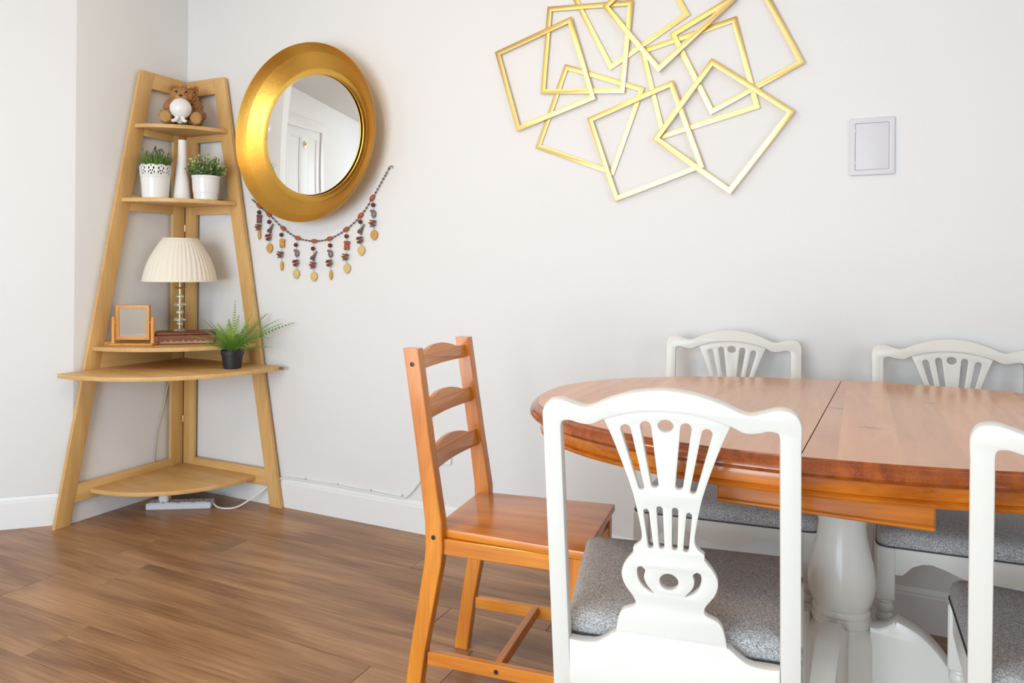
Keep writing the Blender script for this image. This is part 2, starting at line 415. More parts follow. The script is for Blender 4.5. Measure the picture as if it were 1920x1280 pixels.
# ------------------------------------------------------------------ corner shelf unit
cs = empty('corner_shelf_unit', (.028, -.03, 0), 0, 'tall light oak ladder corner shelf unit with five curved shelves', 'shelf unit')
TP = .018
def shelf_panel(side):
    # slab axes: s = distance from the hinge corner, z up; thickness goes towards the wall
    ax = (0, -1, 0) if side == 'L' else (1, 0, 0)
    off = Vector((-TP / 2, 0, 0)) if side == 'L' else Vector((0, TP / 2, 0))
    M = frame_axes(off, ax, (0, 0, 1))
    out = lambda z: .241 + (.605 - .241) * (1.919 - z) / 1.919
    inn = lambda z: .184 + (.540 - .184) * (1.846 - z) / 1.846
    B = .0015; SW = .066; d = TP
    slab('front_stile', [[(inn(0), 0), (out(0), 0), (out(1.912), 1.912), (out(1.919) - .007, 1.919), (inn(1.919), 1.919)]], d, OAK_Z, cs, B, M)
    slab('back_stile', [[(.002, .087), (SW, .087), (SW, 1.846), (.002, 1.846)]], d, OAK_Z, cs, B, M)
    wm = OAK_Y if side == 'L' else OAK_X
    def rail(z0, z1, s0=SW): slab('rail', [[(s0, z0), (inn(z0) - .0005, z0), (inn(z1) - .0005, z1), (s0, z1)]], d, wm, cs, B, M)
    rail(1.846, 1.919, .002); rail(1.627, 1.690); rail(1.291, 1.360); rail(.600, .731); rail(.087, .160)
shelf_panel('L'); shelf_panel('R')
def corner_shelf(z, w, k, t=.017):
    lp = [(.0015, -.0015)]
    for i in range(25):
        a = R(90) * i / 24; r = w * (1 + (k - 1) * math.sin(2 * a))
        lp.append((max(r * math.cos(a), .0015), -max(r * math.sin(a), .0015)))
    o = slab('shelf', [lp], t, OAK_X, cs, .0015, Matrix.Translation((0, 0, z - t / 2)))
    return o
SH = {1: 1.674, 2: 1.344, 3: .715, 4: .621, 5: .127}
corner_shelf(SH[1], .270, .93); corner_shelf(SH[2], .330, .98); corner_shelf(SH[3], .455, .985); dk = corner_shelf(SH[4], .600, 1.045); corner_shelf(SH[5], .458, 1.015)
dk['label'] = 'widest shelf, used as the desk top'
for z in (1.215, .66, .32):
    lathe('hinge', [(0, 0), (.0025, 0), (.0025, .03), (0, .03)], BRASS, cs, 10, Matrix.Translation((.003, -.003, z)))
bk = box('bracket', (.598, -.012, .606), (.622, -.003, .618), METAL, cs, .001); bk['label'] = 'small metal bracket at the desk end'

# ------------------------------------------------------------------ round gold mirror
mr = empty('wall_mirror', (.795, -.001, 1.615), 0, 'large round gold wall mirror with a deep dished frame', 'mirror')
RX = Matrix.Rotation(R(90), 4, 'X')                  # lathe axis z -> -y (into the room)
rim, gl = .372, .257
prof = [(gl - .004, .016)]
for i in range(33):
    t = i / 32; r = gl - .004 + (rim - gl + .004) * t
    prof.append((r, .022 + .078 * (t ** 1.7)))
prof += [(rim + .0015, .1015), (rim + .0025, .0995), (rim, .097)]
for i in range(1, 12):
    t = i / 11; prof.append((rim - (rim - .24) * t ** 1.2, .097 - .094 * t))
prof += [(0, .003)]
lathe('dished_frame', prof, GOLD, mr, 96, RX, angle=40)
TILT = R(0)
g = lathe('mirror_glass', [(0, 0), (gl - .003, 0), (gl - .003, .003), (gl - .006, .0036), (0, .0036)], GLASSM, mr, 96, Matrix.Translation((0, -.036, 0)) @ Matrix.Rotation(TILT, 4, 'X') @ RX)
g['label'] = 'round mirror glass reflecting a white door'
lathe('inner_bead', [(gl - .006, .020), (gl - .001, .025), (gl + .002, .024), (gl + .002, .020)], GOLD, mr, 96, RX)

# ------------------------------------------------------------------ wall art of overlapping squares
art = empty('wall_sculpture', (0, -.002, 0), 0, 'gold metal wall sculpture of overlapping square frames', 'wall art')
SQ = [([(1.653, 1.87), (1.959, 1.961), (2.054, 1.657), (1.747, 1.564)], 2), ([(1.864, 2.012), (2.186, 1.989), (2.157, 1.669), (1.839, 1.696)], 1),
      ([(1.932, 1.797), (2.228, 1.683), (2.119, 1.385), (1.818, 1.5)], 0), ([(1.95, 2.044), (2.102, 1.755), (2.381, 1.912), (2.235, 2.198)], 0),
      ([(2.077, 1.977), (2.278, 1.725), (2.53, 1.934), (2.330, 2.185)], 3), ([(2.313, 1.856), (2.451, 1.569), (2.741, 1.709), (2.603, 1.996)], 1),
      ([(2.208, 1.815), (2.53, 1.887), (2.607, 1.58), (2.287, 1.501)], 0), ([(2.022, 1.591), (2.327, 1.696), (2.434, 1.397), (2.128, 1.292)], 2),
      ([(2.455, 1.753), (2.714, 1.558), (2.518, 1.303), (2.26, 1.5)], 3)]
for q, lay in SQ:
    c = Vector((sum(p[0] for p in q) / 4, sum(p[1] for p in q) / 4)); P = [Vector(p) for p in q]
    side = (P[1] - P[0]).length; k = 1 - 2 * .0178 / side
    inner = [c + (p - c) * k for p in P]
    slab('square_frame', [[tuple(p) for p in P], [tuple(p) for p in inner]], .006, GOLDP, art, .001, XZ(-.0035 - lay * .0062))

# ------------------------------------------------------------------ access hatch on the back wall
ap = empty('access_panel', (2.93, -.001, 1.437), 0, 'pale grey plastic access hatch on white wall', 'wall panel')
def rrect(w, h, r, n=5, cx=0, cy=0):
    o = []
    for sx, sy, a0 in ((1, 1, 0), (-1, 1, 90), (-1, -1, 180), (1, -1, 270)):
        for i in range(n): a = R(a0 + 90 * i / (n - 1)); o.append((cx + sx * (w - r) + r * math.cos(a), cy + sy * (h - r) + r * math.sin(a)))
    return o
slab('frame', [rrect(.0615, .0865, .004), rrect(.0460, .0705, .001, 2)], .008, PLASTIC, ap, .002, XZ(-.005))
slab('hatch_door', [rrect(.0455, .070, .001, 2)], .007, PLASTIC, ap, .001, XZ(-.0038))
for z in (-.048, .048): box('hinge', (-.0490, -.0105, z - .006), (-.0445, -.006, z + .006), PLASTIC, ap, .001)

# ------------------------------------------------------------------ bead garland under the mirror
gar = empty('bead_garland', (0, -.002, 0), 0, 'string of amber beads with dangling charms hung below mirror', 'garland')
ST = [(.422, 1.359), (.471, 1.324), (.528, 1.285), (.612, 1.222), (.694, 1.179), (.786, 1.165), (.869, 1.175), (.956, 1.213), (1.03, 1.269), (1.088, 1.34), (1.169, 1.457)]
pth = smooth_path([(x, -.006, z) for x, z in ST], 10)
tube('cord', pth, .0012, BLK, gar, 6)
bm = bmesh.new(); acc = 0
for a, b in zip(pth, pth[1:]):
    acc += (b - a).length
    if acc > .0115: bm_ball(bm, b, .0043, 8, 6); acc = 0
sb = bm_obj('seed_beads', bm, BEADK, gar); sb['kind'] = 'stuff'
tube('clasp', [(1.165, -.006, 1.452), (1.173, -.006, 1.466), (1.184, -.006, 1.468), (1.186, -.006, 1.458)], .002, METAL, gar, 6)
DROP = [[(.471, 1.296), (.471, 1.267), (.472, 1.229), (.472, 1.196)], [(.531, 1.252), (.535, 1.219), (.532, 1.183), (.533, 1.136)], [(.603, 1.194), (.607, 1.157), (.601, 1.107), (.605, 1.058)], [(.686, 1.149), (.689, 1.112), (.69, 1.07), (.687, 1.024)], [(.781, 1.133), (.781, 1.098), (.784, 1.062), (.785, 1.014)], [(.873, 1.146), (.873, 1.11), (.873, 1.071), (.877, 1.022)], [(.959, 1.184), (.96, 1.146), (.957, 1.097), (.961, 1.05)], [(1.03, 1.243), (1.03, 1.209), (1.031, 1.167), (1.034, 1.125)], [(1.094, 1.311), (1.094, 1.274), (1.095, 1.235), (1.098, 1.189)]]
KIND = ['eleph', 'bird', 'bear', 'fish', 'bird', 'fish', 'cat', 'bird', 'fish']; THIN = (0, 2, 5)
for i, (b, ch, dc, lf) in enumerate(DROP):
    sx, sz = ST[i + 1]
    d = (pth[min((i + 1) * 10 + 1, len(pth) - 1)] - pth[(i + 1) * 10 - 1]).normalized()
    Mb = Vector((0, 0, 1)).rotation_difference(d).to_matrix().to_4x4()
    bm = bmesh.new(); bm_ball(bm, (sx, -.008, sz), (.0095, .008, .0165), 10, 8, Mb); bm_obj('amber_bead', bm, BEADR, gar)
    tube('drop_wire', [(sx, -.006, sz), (b[0], -.006, b[1]), (ch[0], -.006, ch[1]), (dc[0], -.006, dc[1]), (lf[0], -.006, lf[1] + .01)], .0008, METAL, gar, 5)
    bm = bmesh.new(); bm_ball(bm, (b[0], -.009, b[1]), .009, 12, 8); bm_obj('round_bead', bm, BEADD, gar)
    bm = bmesh.new(); x, z = ch; y = -.008; k = KIND[i]
    if k in ('eleph', 'bear', 'cat'):
        bm_ball(bm, (x, y, z - .003), (.013, .007, .012)); bm_ball(bm, (x - .006, y, z + .012), (.008, .006, .008)); bm_ball(bm, (x + .008, y, z + .012), (.008, .006, .007))
        bm_ball(bm, (x - .008, y, z - .014), (.005, .005, .007), 8, 6); bm_ball(bm, (x + .008, y, z - .014), (.005, .005, .007), 8, 6)
    elif k == 'bird':
        bm_ball(bm, (x - .002, y, z - .003), (.015, .007, .008), 12, 8, Matrix.Rotation(R(-35), 4, 'Y')); bm_ball(bm, (x + .012, y, z + .013), (.004, .004, .015), 8, 6, Matrix.Rotation(R(30), 4, 'Y')); bm_ball(bm, (x + .003, y, z - .013), (.005, .005, .007), 8, 6)
    else:
        bm_ball(bm, (x + .002, y, z), (.011, .006, .016)); bm_ball(bm, (x - .008, y, z + .013), (.008, .005, .006), 8, 6)
    bm_obj('charm', bm, LEAFY if i == 2 else (BEADR if i == 6 else (CHARMG if k == 'fish' else CHARMD)), gar)
    for q, (dz, rr, mm) in enumerate(((.008, .0135, CHARMD), (.0, .0145, BEADR), (-.008, .012, CHARMD), (-.015, .009, CHARMG))):
        lathe('disc_bead', [(0, 0), (rr * .9, 0), (rr, .0025), (rr * .9, .0055), (0, .0055)], mm, gar, 14, Matrix.Translation((dc[0] + .0015 * (-1) ** q, -.0148, dc[1] + dz)) @ Matrix.Rotation(R(8 * (-1) ** (q + i)), 4, 'Y'))
    x, z = lf; w = .008 if i in THIN else .0175; hh = .021
    lp = curve2([(0, hh), (w * .75, hh * .6), (w, 0), (w * .7, -hh * .65), (0, -hh * 1.1), (-w * .7, -hh * .65), (-w, 0), (-w * .75, hh * .6), (0, hh)], 4)[:-1]
    slab('leaf_pendant', [lp], .005, LEAFW if i in (3, 4, 6, 7) else LEAFY, gar, .0012, Matrix.Translation((x, -.006, z)) @ XZ())

# ------------------------------------------------------------------ dining table
TX, TY, TA, TB, TN, TPH = 2.899, -.712, .698, .4585, 2.165, .21
OX, OY = 2.869, -.7155
tb = empty('dining_table', (OX, OY, 0), 0, 'oval varnished pine pedestal table with painted white base', 'table')
def outline(off, n=128):
    o = []
    for i in range(n):
        a = 2 * math.pi * i / n; c, s = math.cos(a), math.sin(a)
        u = math.copysign(abs(c) ** (2 / TN), c) * (TA + off); v = math.copysign(abs(s) ** (2 / TN), s) * (TB + off)
        o.append((TX + u * math.cos(TPH) - v * math.sin(TPH) - OX, TY + u * math.sin(TPH) + v * math.cos(TPH) - OY))
    return o
def rings_mesh(prof, n=128):
    bm = bmesh.new(); rs = [[bm.verts.new((x, y, z)) for x, y in outline(o, n)] for o, z in prof]
    for a, b in zip(rs, rs[1:]):
        for k in range(n): bm.faces.new((a[k], a[(k + 1) % n], b[(k + 1) % n], b[k]))
    return bm, rs
TZ = .757
top_prof = [(0, TZ), (.001, TZ - .003), (.006, TZ - .0045), (.013, TZ - .008), (.018, TZ - .0145), (.0195, TZ - .021), (.017, TZ - .0265), (.011, TZ - .029), (.004, TZ - .0295)]
for sgn in (-1, 1):
    bm, rs = rings_mesh(top_prof); bm.faces.new(rs[0]); bm.faces.new(rs[-1][::-1])
    p0 = Vector((2.8552 - OX, -.2953 - OY, 0)); p1 = Vector((2.8155 - OX, -1.1457 - OY, 0)); d = (p1 - p0).normalized(); nn = Vector((-d.y, d.x, 0))  # +x side
    r = bmesh.ops.bisect_plane(bm, geom=bm.verts[:] + bm.edges[:] + bm.faces[:], plane_co=p0 + nn * .0009 * sgn, plane_no=nn * sgn, clear_inner=True)
    ed = [e for e in r['geom_cut'] if isinstance(e, bmesh.types.BMEdge)]
    bmesh.ops.holes_fill(bm, edges=ed, sides=0); bmesh.ops.recalc_face_normals(bm, faces=bm.faces)
    for fc in bm.faces: fc.material_index = 0 if fc.normal.z > .8 and fc.calc_center_median().z > TZ - .001 else 1
    o = bm_obj('top_leaf', bm, TABLE_T, tb, angle=28); o.data.materials.append(TABLE_R)
bm, rs = rings_mesh([(-.02, TZ - .030), (-.006, TZ - .030), (-.004, TZ - .040), (-.006, TZ - .054), (-.010, TZ - .0565), (-.006, TZ - .0585), (-.004, TZ - .062), (-.006, TZ - .066), (-.012, TZ - .068), (-.035, TZ - .068), (-.035, TZ - .030), (-.02, TZ - .030)])
bmesh.ops.recalc_face_normals(bm, faces=bm.faces); bm_obj('apron', bm, TABLE_E, tb, angle=35)
br = box('bearer', (-.204, -.368, .637), (.146, .340, .727), TABLE_E, tb, .003)
box('bearer_bead', (-.204, -.373, .634), (.146, -.366, .642), TABLE_E, tb, .0025)
ped = [(0, .655), (.115, .655), (.118, .645), (.110, .636), (.075, .628), (.062, .618), (.056, .600), (.050, .58), (.047, .555), (.046, .535), (.048, .51), (.053, .485), (.060, .455), (.0645, .43), (.0655, .412), (.063, .392), (.057, .374), (.052, .366), (.054, .361), (.056, .357), (.054, .352), (.056, .347), (.0585, .342), (.0575, .336), (.054, .332), (.058, .326), (.064, .316), (.0665, .300), (.0665, .06), (.060, .05), (0, .05)]
KS = 1.0448; sc_t = lambda z: max(1.06 - (1.06 - z) * KS, .0)
lathe('column', [(r * KS, sc_t(z)) for r, z in ped], W_PED, tb, 64, angle=30)
foot = curve2([(.055, .343), (.070, .344), (.085, .352)], 4) + curve2([(.102, .367), (.119, .363), (.146, .351), (.173, .328), (.191, .306), (.215, .272), (.245, .222), (.275, .165), (.305, .11), (.335, .075), (.36, .055), (.372, .03), (.365, .001)], 4) + [(.30, .001)] + curve2([(.29, .02), (.24, .05), (.16, .075), (.055, .08)], 4)
foot = [(r * KS, max(sc_t(z), .0005)) for r, z in foot]
foot = [p for i, p in enumerate(foot) if i == 0 or (Vector(p) - Vector(foot[i - 1])).length > .002]
for k in range(4):
    a = R(-8 + 90 * k)
    M = frame_axes((0, 0, 0), (math.cos(a), math.sin(a), 0), (0, 0, 1))
    slab('foot', [foot], .050, W_PED, tb, .010, M)

# ------------------------------------------------------------------ white dining chair
def rk(z): return -(z - .42) * .13 if z > .315 else .01365 - (.315 - z) * .20
def make_white_chair():
    e = empty('dining_chair', (0, 0, 0))
    t = .024                                          # thickness of the back frame
    Mb = frame_axes((0, -t / 2, .42), (1, 0, 0), (0, -.13, 1))       # back plane, second axis climbs the rake
    zz = lambda z: (z - .42) * math.sqrt(1 + .13 ** 2)
    half_top = [(-.2035, .79), (-.2042, .812), (-.203, .825), (-.196, .838), (-.184, .844), (-.168, .8445), (-.15, .839), (-.133, .8345), (-.117, .837), (-.10, .845), (-.08, .853), (-.05, .862), (-.02, .8665), (0, .868)]
    half_bot = [(0, .832), (-.03, .8305), (-.065, .825), (-.10, .8145), (-.115, .807), (-.127, .8045), (-.142, .806), (-.155, .8095), (-.166, .8090), (-.171, .805), (-.1725, .795)]
    top = half_top + [(-x, z) for x, z in half_top[-2::-1]]
    bot = [(-x, z) for x, z in half_bot[:0:-1]] + half_bot
    slab('back_frame', [[(x, zz(z)) for x, z in [(-.2035, .315)] + curve2(top, 3) + [(.2035, .315), (.1725, .315)] + curve2(bot, 3) + [(-.1725, .315)]]], t, W_CHAIR, e, .0035, Mb)
    for s in (-1, 1):
        secs = []
        for z in (0, .10, .22, .29, .318):
            w = .0155 if z > .1 else .0140; dd = .0122
            secs.append(((s * .188, -t / 2 + rk(z), z), (w, 0, 0), (0, dd, 0)))
        loft('rear_leg', secs, W_CHAIR, e, .003)
    # pierced splat
    hl = [(-.101, .8155), (-.088, .786), (-.070, .737), (-.055, .690), (-.045, .640), (-.0425, .618), (-.047, .606), (-.0575, .597), (-.0575, .588), (-.068, .575), (-.0765, .560), (-.078, .545), (-.072, .528), (-.060, .512), (-.0555, .500), (-.061, .492), (-.076, .486), (-.084, .476), (-.088, .460), (-.091, .443)]
    tophalf = [(0, .833), (-.03, .8315), (-.065, .826), (-.101, .8155)]
    out = curve2(tophalf, 3)[:-1] + curve2(hl, 2) + [(-x, z) for x, z in curve2(hl, 2)[::-1]] + [(-x, z) for x, z in curve2(tophalf, 3)[1:-1][::-1]]
    def slot(x0, z0, w0, x1, z1, w1):
        lp = []
        for i in range(7): a = R(180 * i / 6); lp.append((x0 + w0 * math.cos(a), z0 + w0 * math.sin(a)))
        for i in range(7): a = R(180 + 180 * i / 6); lp.append((x1 + w1 * math.cos(a), z1 + w1 * math.sin(a)))
        return lp
    holes = []
    for s in (-1, 1):
        holes += [slot(s * .0645, .799, .0085, s * .0415, .703, .0050), slot(s * .032, .806, .0088, s * .0195, .709, .0062),
                  slot(s * .0345, .662, .0045, s * .0285, .603, .0045), slot(s * .0125, .668, .0050, s * .0105, .604, .0045)]
        cr = curve2([(.045, .566), (.0385, .560), (.041, .548), (.0365, .535), (.025, .521), (.038, .527), (.048, .538), (.052, .552), (.051, .563), (.045, .566)], 3)[:-1]
        holes.append([(s * x, z) for x, z in cr])
    holes += [[(.0125 * math.cos(R(a)), .808 + .0105 * math.sin(R(a))) for a in range(0, 360, 20)], [(.0155 * math.cos(R(a)), .544 + .0145 * math.sin(R(a))) for a in range(0, 360, 20)]]
    slab('splat', [[(x, zz(z)) for x, z in lp] for lp in [out] + holes], .013, W_CHAIR, e, .0012, Mb @ Matrix.Translation((0, 0, .000)))
    rl = curve2([(-.172, .419), (-.150, .418), (-.125, .421), (-.108, .431), (-.095, .441), (-.085, .443)], 3)
    lp = rl + [(-x, z) for x, z in rl[::-1]] + [(.172, .343), (-.172, .343)]
    slab('rear_rail', [[(x, zz(z)) for x, z in lp]], .022, W_CHAIR, e, .002, frame_axes((0, -t / 2, .42), (1, 0, 0), (0, 0, 1)))
    # seat frame and drop-in cushion (wider at the front)
    yb, yf, wb, wf = .004, .385, .196, .232
    def apron(p, q, prof):                            # sawn rail from p to q with a shaped lower edge
        p, q = Vector(p), Vector(q); L = (q - p).length
        slab('seat_rail', [[(0, 0), (L, 0)] + [(L * a, b) for a, b in prof[::-1]]], .020, W_CHAIR, e, .002, frame_axes(p, q - p, (0, 0, 1)))
    arch = [(.0, -.068), (.055, -.068), (.075, -.060), (.11, -.045), (.16, -.036), (.21, -.034), (.28, -.042), (.37, -.056), (.45, -.066), (.5, -.069)]
    arch = arch + [(1 - a, b) for a, b in arch[-2::-1]]
    apron((-wf + .036, yf - .018, .412), (wf - .036, yf - .018, .412), arch)
    side = [(0, -.055), (1, -.055)]
    for s in (-1, 1): apron((s * (wb - .016), yb + .010, .412), (s * (wf - .018), yf - .036, .412), side)
    for s in (-1, 1):
        x, y = s * (wf - .021), yf - .020
        lg = [(0, .285), (.0165, .285), (.018, .280), (.016, .276), (.019, .270), (.0195, .263), (.017, .256), (.0145, .252), (.018, .245), (.019, .238), (.016, .232), (.018, .228), (.0175, .222), (.019, .20), (.020, .17), (.0185, .12), (.016, .06), (.0145, .03), (.0165, .022), (.0165, .008), (.013, 0), (0, 0)]
        bm = bmesh.new(); bm_lathe(bm, lg, 24); bm_box(bm, (-.0205, -.0205, .284), (.0205, .0205, .412), .003)
        bmesh.ops.recalc_face_normals(bm, faces=bm.faces); bmesh.ops.translate(bm, verts=bm.verts, vec=(x, y, 0)); bm_obj('front_leg', bm, W_CHAIR, e, angle=30)
    # cushion: lofted rounded trapezoid
    def ring(off, z, n=8):
        pts = []; c = [(-wf + off, yf + .012 - off, .035), (wf - off, yf + .012 - off, .035), (wb - .012 - off, yb + .006 + off, .012), (-wb + .012 + off, yb + .006 + off, .012)]
        for i, (cx, cy, r) in enumerate(c):
            r = max(r - off * .3, .004); p, q = Vector(c[i - 1][:2]), Vector(c[(i + 1) % 4][:2]); o = Vector((cx, cy)); a = (p - o).normalized() * r; b = (q - o).normalized() * r
            for k in range(n): t_ = k / (n - 1); pts.append(((1 - t_) ** 2 * (o + a) + 2 * t_ * (1 - t_) * o + t_ ** 2 * (o + b)))
        return [(p.x, p.y, z) for p in pts]
    R_ = [ring(.010, .4125), ring(.002, .4135), ring(-.001, .420), ring(-.001, .432), ring(.003, .443), ring(.010, .450), ring(.022, .455), ring(.05, .459), ring(.10, .4615), ring(.15, .4622)]
    v = [p for r_ in R_ for p in r_]; n = len(R_[0]); f = [tuple(range(n - 1, -1, -1))]
    for i in range(len(R_) - 1):
        for k in range(n): f.append((i * n + k, i * n + (k + 1) % n, (i + 1) * n + (k + 1) % n, (i + 1) * n + k))
    f.append(tuple((len(R_) - 1) * n + k for k in range(n)))
    cu = pydata('seat_cushion', v, f, FABRIC, e, True, 60); cu['label'] = 'grey woven fabric seat pad'
    cord = [Vector(p) for p in ring(-.0015, .4155)]; cord.append(cord[0])
    c2 = tube('piping', cord, .0018, plain('dark_piping', (.07, .07, .075, 1), .9), cu, 6)
    return e
wc = make_white_chair()
GW = 'white dining chairs around the table'
def place(o, loc, rz, label, lean=0): o.location = (*loc, 0); o.rotation_euler = (0, lean, rz); tag(o, label, 'chair', GW)
cA, cB, cD = copy_tree(wc), copy_tree(wc), copy_tree(wc)
place(wc, (2.623, -1.227), R(7.5), 'ivory dining chair seen from behind, nearest to the camera, beside the pine chair', R(-.9))
place(cA, (2.545, -.152), R(186.5), 'ivory dining chair against the back wall, nearer to the gold wall sculpture and mirror')
place(cB, (3.140, -.130), R(184.5), 'ivory dining chair against the back wall below the grey access hatch')
place(cD, (3.254, -1.178), R(-6), 'ivory dining chair at the right edge, mostly cut off by the picture frame')

# ------------------------------------------------------------------ pine ladder-back chair
pc = empty('pine_chair', (1.983, -.825, 0), R(-83.5), 'orange stained pine ladder-back chair with three arched slats', 'chair')
pz = [(0, -.060), (.15, -.040), (.36, -.003), (.40, 0), (.46, -.002), (.60, -.024), (.865, -.066)]
def py(z):
    for (a, b), (c, d) in zip(pz, pz[1:]):
        if z <= c: return b + (d - b) * (z - a) / (c - a)
for s in (-1, 1):
    x = s * .156
    bp = loft('back_post', [((x, py(z), z), (.0155, 0, 0), (0, .0215 if z in (.36, .40, .46) else .019, 0)) for z, _ in pz], PINE_Z, pc, .002)
    for z in (.425, .828):
        sc_ = lathe('screw', [(0, 0), (.0055, 0), (.0055, .0012), (.0028, .0015), (.0026, .0005), (0, .0005)], DARKM, bp, 16, Matrix.Translation((x + s * .0152, py(z), z)) @ Matrix.Rotation(s * R(90), 4, 'Y'))
    loft('front_leg', [((s * .152, .338, z), (w, 0, 0), (0, w, 0)) for z, w in ((0, .0145), (.38, .0175), (.4205, .0175))], PINE_Z, pc, .002)
for z0, z1 in ((.810, .848), (.690, .732), (.570, .617)):
    zm = (z0 + z1) / 2; n = 12; sec = []
    M = frame_axes((0, py(zm), zm), (1, 0, 0), (0, -.205, 1))
    hh = (z1 - z0) / 2
    up = curve2([(-.141, hh - .004), (-.105, hh - .003), (-.075, hh + .006), (-.035, hh + .014), (0, hh + .016), (.035, hh + .014), (.075, hh + .006), (.105, hh - .003), (.141, hh - .004)], 3)
    me = slab_mesh([up[::-1] + curve2([(-.141, -hh), (-.06, -hh + .0015), (0, -hh + .002), (.06, -hh + .0015), (.141, -hh)], 4)], .016, .002)
    for v in me.vertices: v.co.z += .012 * (1 - (v.co.x / .141) ** 2)       # slats bow backwards
    me.transform(M); link('back_slat', me, PINE_X, pc, True, 30)
yb, yf, wb, wf = -.012, .362, .148, .172
slab('seat', [[(-wb, yb), (wb, yb), (wf, yf), (-wf, yf)]], .020, PINE_Y, pc, .003, Matrix.Translation((0, 0, .4305)))
def bar(name, p, q, w, hgt, mat):
    p, q = Vector(p), Vector(q); d = (q - p).normalized(); sd = d.cross(Vector((0, 0, 1))).normalized()
    return loft(name, [(p, sd * w / 2, Vector((0, 0, hgt / 2))), (q, sd * w / 2, Vector((0, 0, hgt / 2)))], mat, pc, .0015)
for s in (-1, 1):
    bar('seat_rail', (s * .152, .021, .402), (s * .153, .320, .402), .020, .036, PINE_Y)
    st = bar('stretcher', (s * .152, -.018, .133), (s * .152, .323, .133), .018, .030, PINE_Y)
    lathe('screw', [(0, 0), (.0055, 0), (.0055, .0012), (.0028, .0015), (0, .0005)], DARKM, st, 16, Matrix.Translation((s * .1608, .155, .133)) @ Matrix.Rotation(s * R(90), 4, 'Y'))
bar('seat_rail', (-.135, .338, .402), (.135, .338, .402), .020, .036, PINE_X)
bar('seat_rail', (-.136, .0, .402), (.136, .0, .402), .018, .036, PINE_X)
bar('stretcher', (-.143, .155, .137), (.143, .155, .137), .018, .026, PINE_X)

# ------------------------------------------------------------------ things on the shelves
# teddy bear: one continuous plush body
def plush(name, balls, mat, parent, voxel=.0045, fuzz=.0035):
    bm = bmesh.new()
    for c, r in balls: bm_ball(bm, c, r, 20, 14)
    me = bpy.data.meshes.new(name); bm.to_mesh(me); bm.free()
    ob = bpy.data.objects.new(name, me); col.objects.link(ob)
    md = ob.modifiers.new('m', 'REMESH'); md.mode = 'VOXEL'; md.voxel_size = voxel
    sm = ob.modifiers.new('s', 'SMOOTH'); sm.iterations = 3; sm.factor = .5
    dg = bpy.context.evaluated_depsgraph_get(); dg.update()
    m2 = bpy.data.meshes.new_from_object(ob.evaluated_get(dg)); bpy.data.objects.remove(ob)
    nr = [v.normal.copy() for v in m2.vertices]
    for v, n_ in zip(m2.vertices, nr): v.co += n_ * fuzz * (noise.noise(v.co * 130) + .8 * noise.noise(v.co * 300))
    m2.materials.clear(); return link(name, m2, mat, parent, True, 180)
bz = SH[1]
tbear = empty('teddy_bear', (.158, -.152, bz), R(42), 'curly brown teddy bear sitting on the top shelf', 'soft toy')
# local: faces -y ; x to the right
BS = 1.13
def SB(balls): return [(tuple(BS * q for q in c), tuple(BS * q for q in r)) for c, r in balls]
plush('body', SB([((0, .0, .050), (.046, .040, .050)), ((-.004, -.006, .118), (.047, .040, .040)), ((-.038, .002, .150), (.018, .010, .018)), ((.036, .002, .148), (.018, .010, .018)),
               ((-.052, -.010, .072), (.019, .022, .036)), ((.052, -.010, .072), (.019, .022, .036)), ((-.064, -.028, .042), (.019, .022, .020)), ((.064, -.028, .042), (.019, .022, .020)),
               ((-.050, -.038, .022), (.024, .042, .0215)), ((.050, -.038, .022), (.024, .042, .0215))]), FUR, tbear, .0036, .0075)
plush('muzzle', SB([((-.004, -.043, .106), (.023, .018, .018))]), FURL, tbear, .004, .003)
for s in (-1, 1):
    plush('foot_pad', SB([((s * .054, -.076, .026), (.023, .010, .025))]), FURL, tbear, .004, .003)
    bm = bmesh.new(); bm_ball(bm, (s * .018 * BS - .005, -.045 * BS, .131 * BS), .0045, 10, 8); bm_obj('eye', bm, BLK, tbear)
    bm = bmesh.new(); bm_ball(bm, (s * .037 * BS, -.007 * BS, .148 * BS), (.011, .005, .012), 12, 8); bm_obj('inner_ear', bm, CARVED, tbear)
bm = bmesh.new(); bm_ball(bm, (-.0045, -.0615 * BS, .113 * BS), (.008, .004, .0055), 10, 8); bm_obj('nose', bm, BLK, tbear)

# white figurine with a ball body on small feet
fg = empty('ball_figurine', (.226, -.226, bz), R(38), 'glossy white ball figurine on small legs in front of teddy', 'ornament')
bm = bmesh.new(); bm_ball(bm, (0, 0, .064), .0445, 32, 20); bm_obj('ball', bm, CERAMIC, fg, angle=180)
for s in (-1, 1):
    bm = bmesh.new(); bm_tube(bm, smooth_path([(s * .010, -.010, .026), (s * .014, -.016, .014), (s * .020, -.024, .007), (s * .030, -.030, .005)], 4), [.010, .0098, .0095, .009, .009, .0088, .0085, .008, .0075, .007, .0065, .006, .005], 10)
    bmesh.ops.recalc_face_normals(bm, faces=bm.faces); bm_obj('leg', bm, CERAMIC, fg, angle=60)
bm = bmesh.new(); bm_ball(bm, (-.006, .012, .016), (.016, .018, .0155), 14, 10); bm_obj('tail', bm, CERAMIC, fg, angle=180)

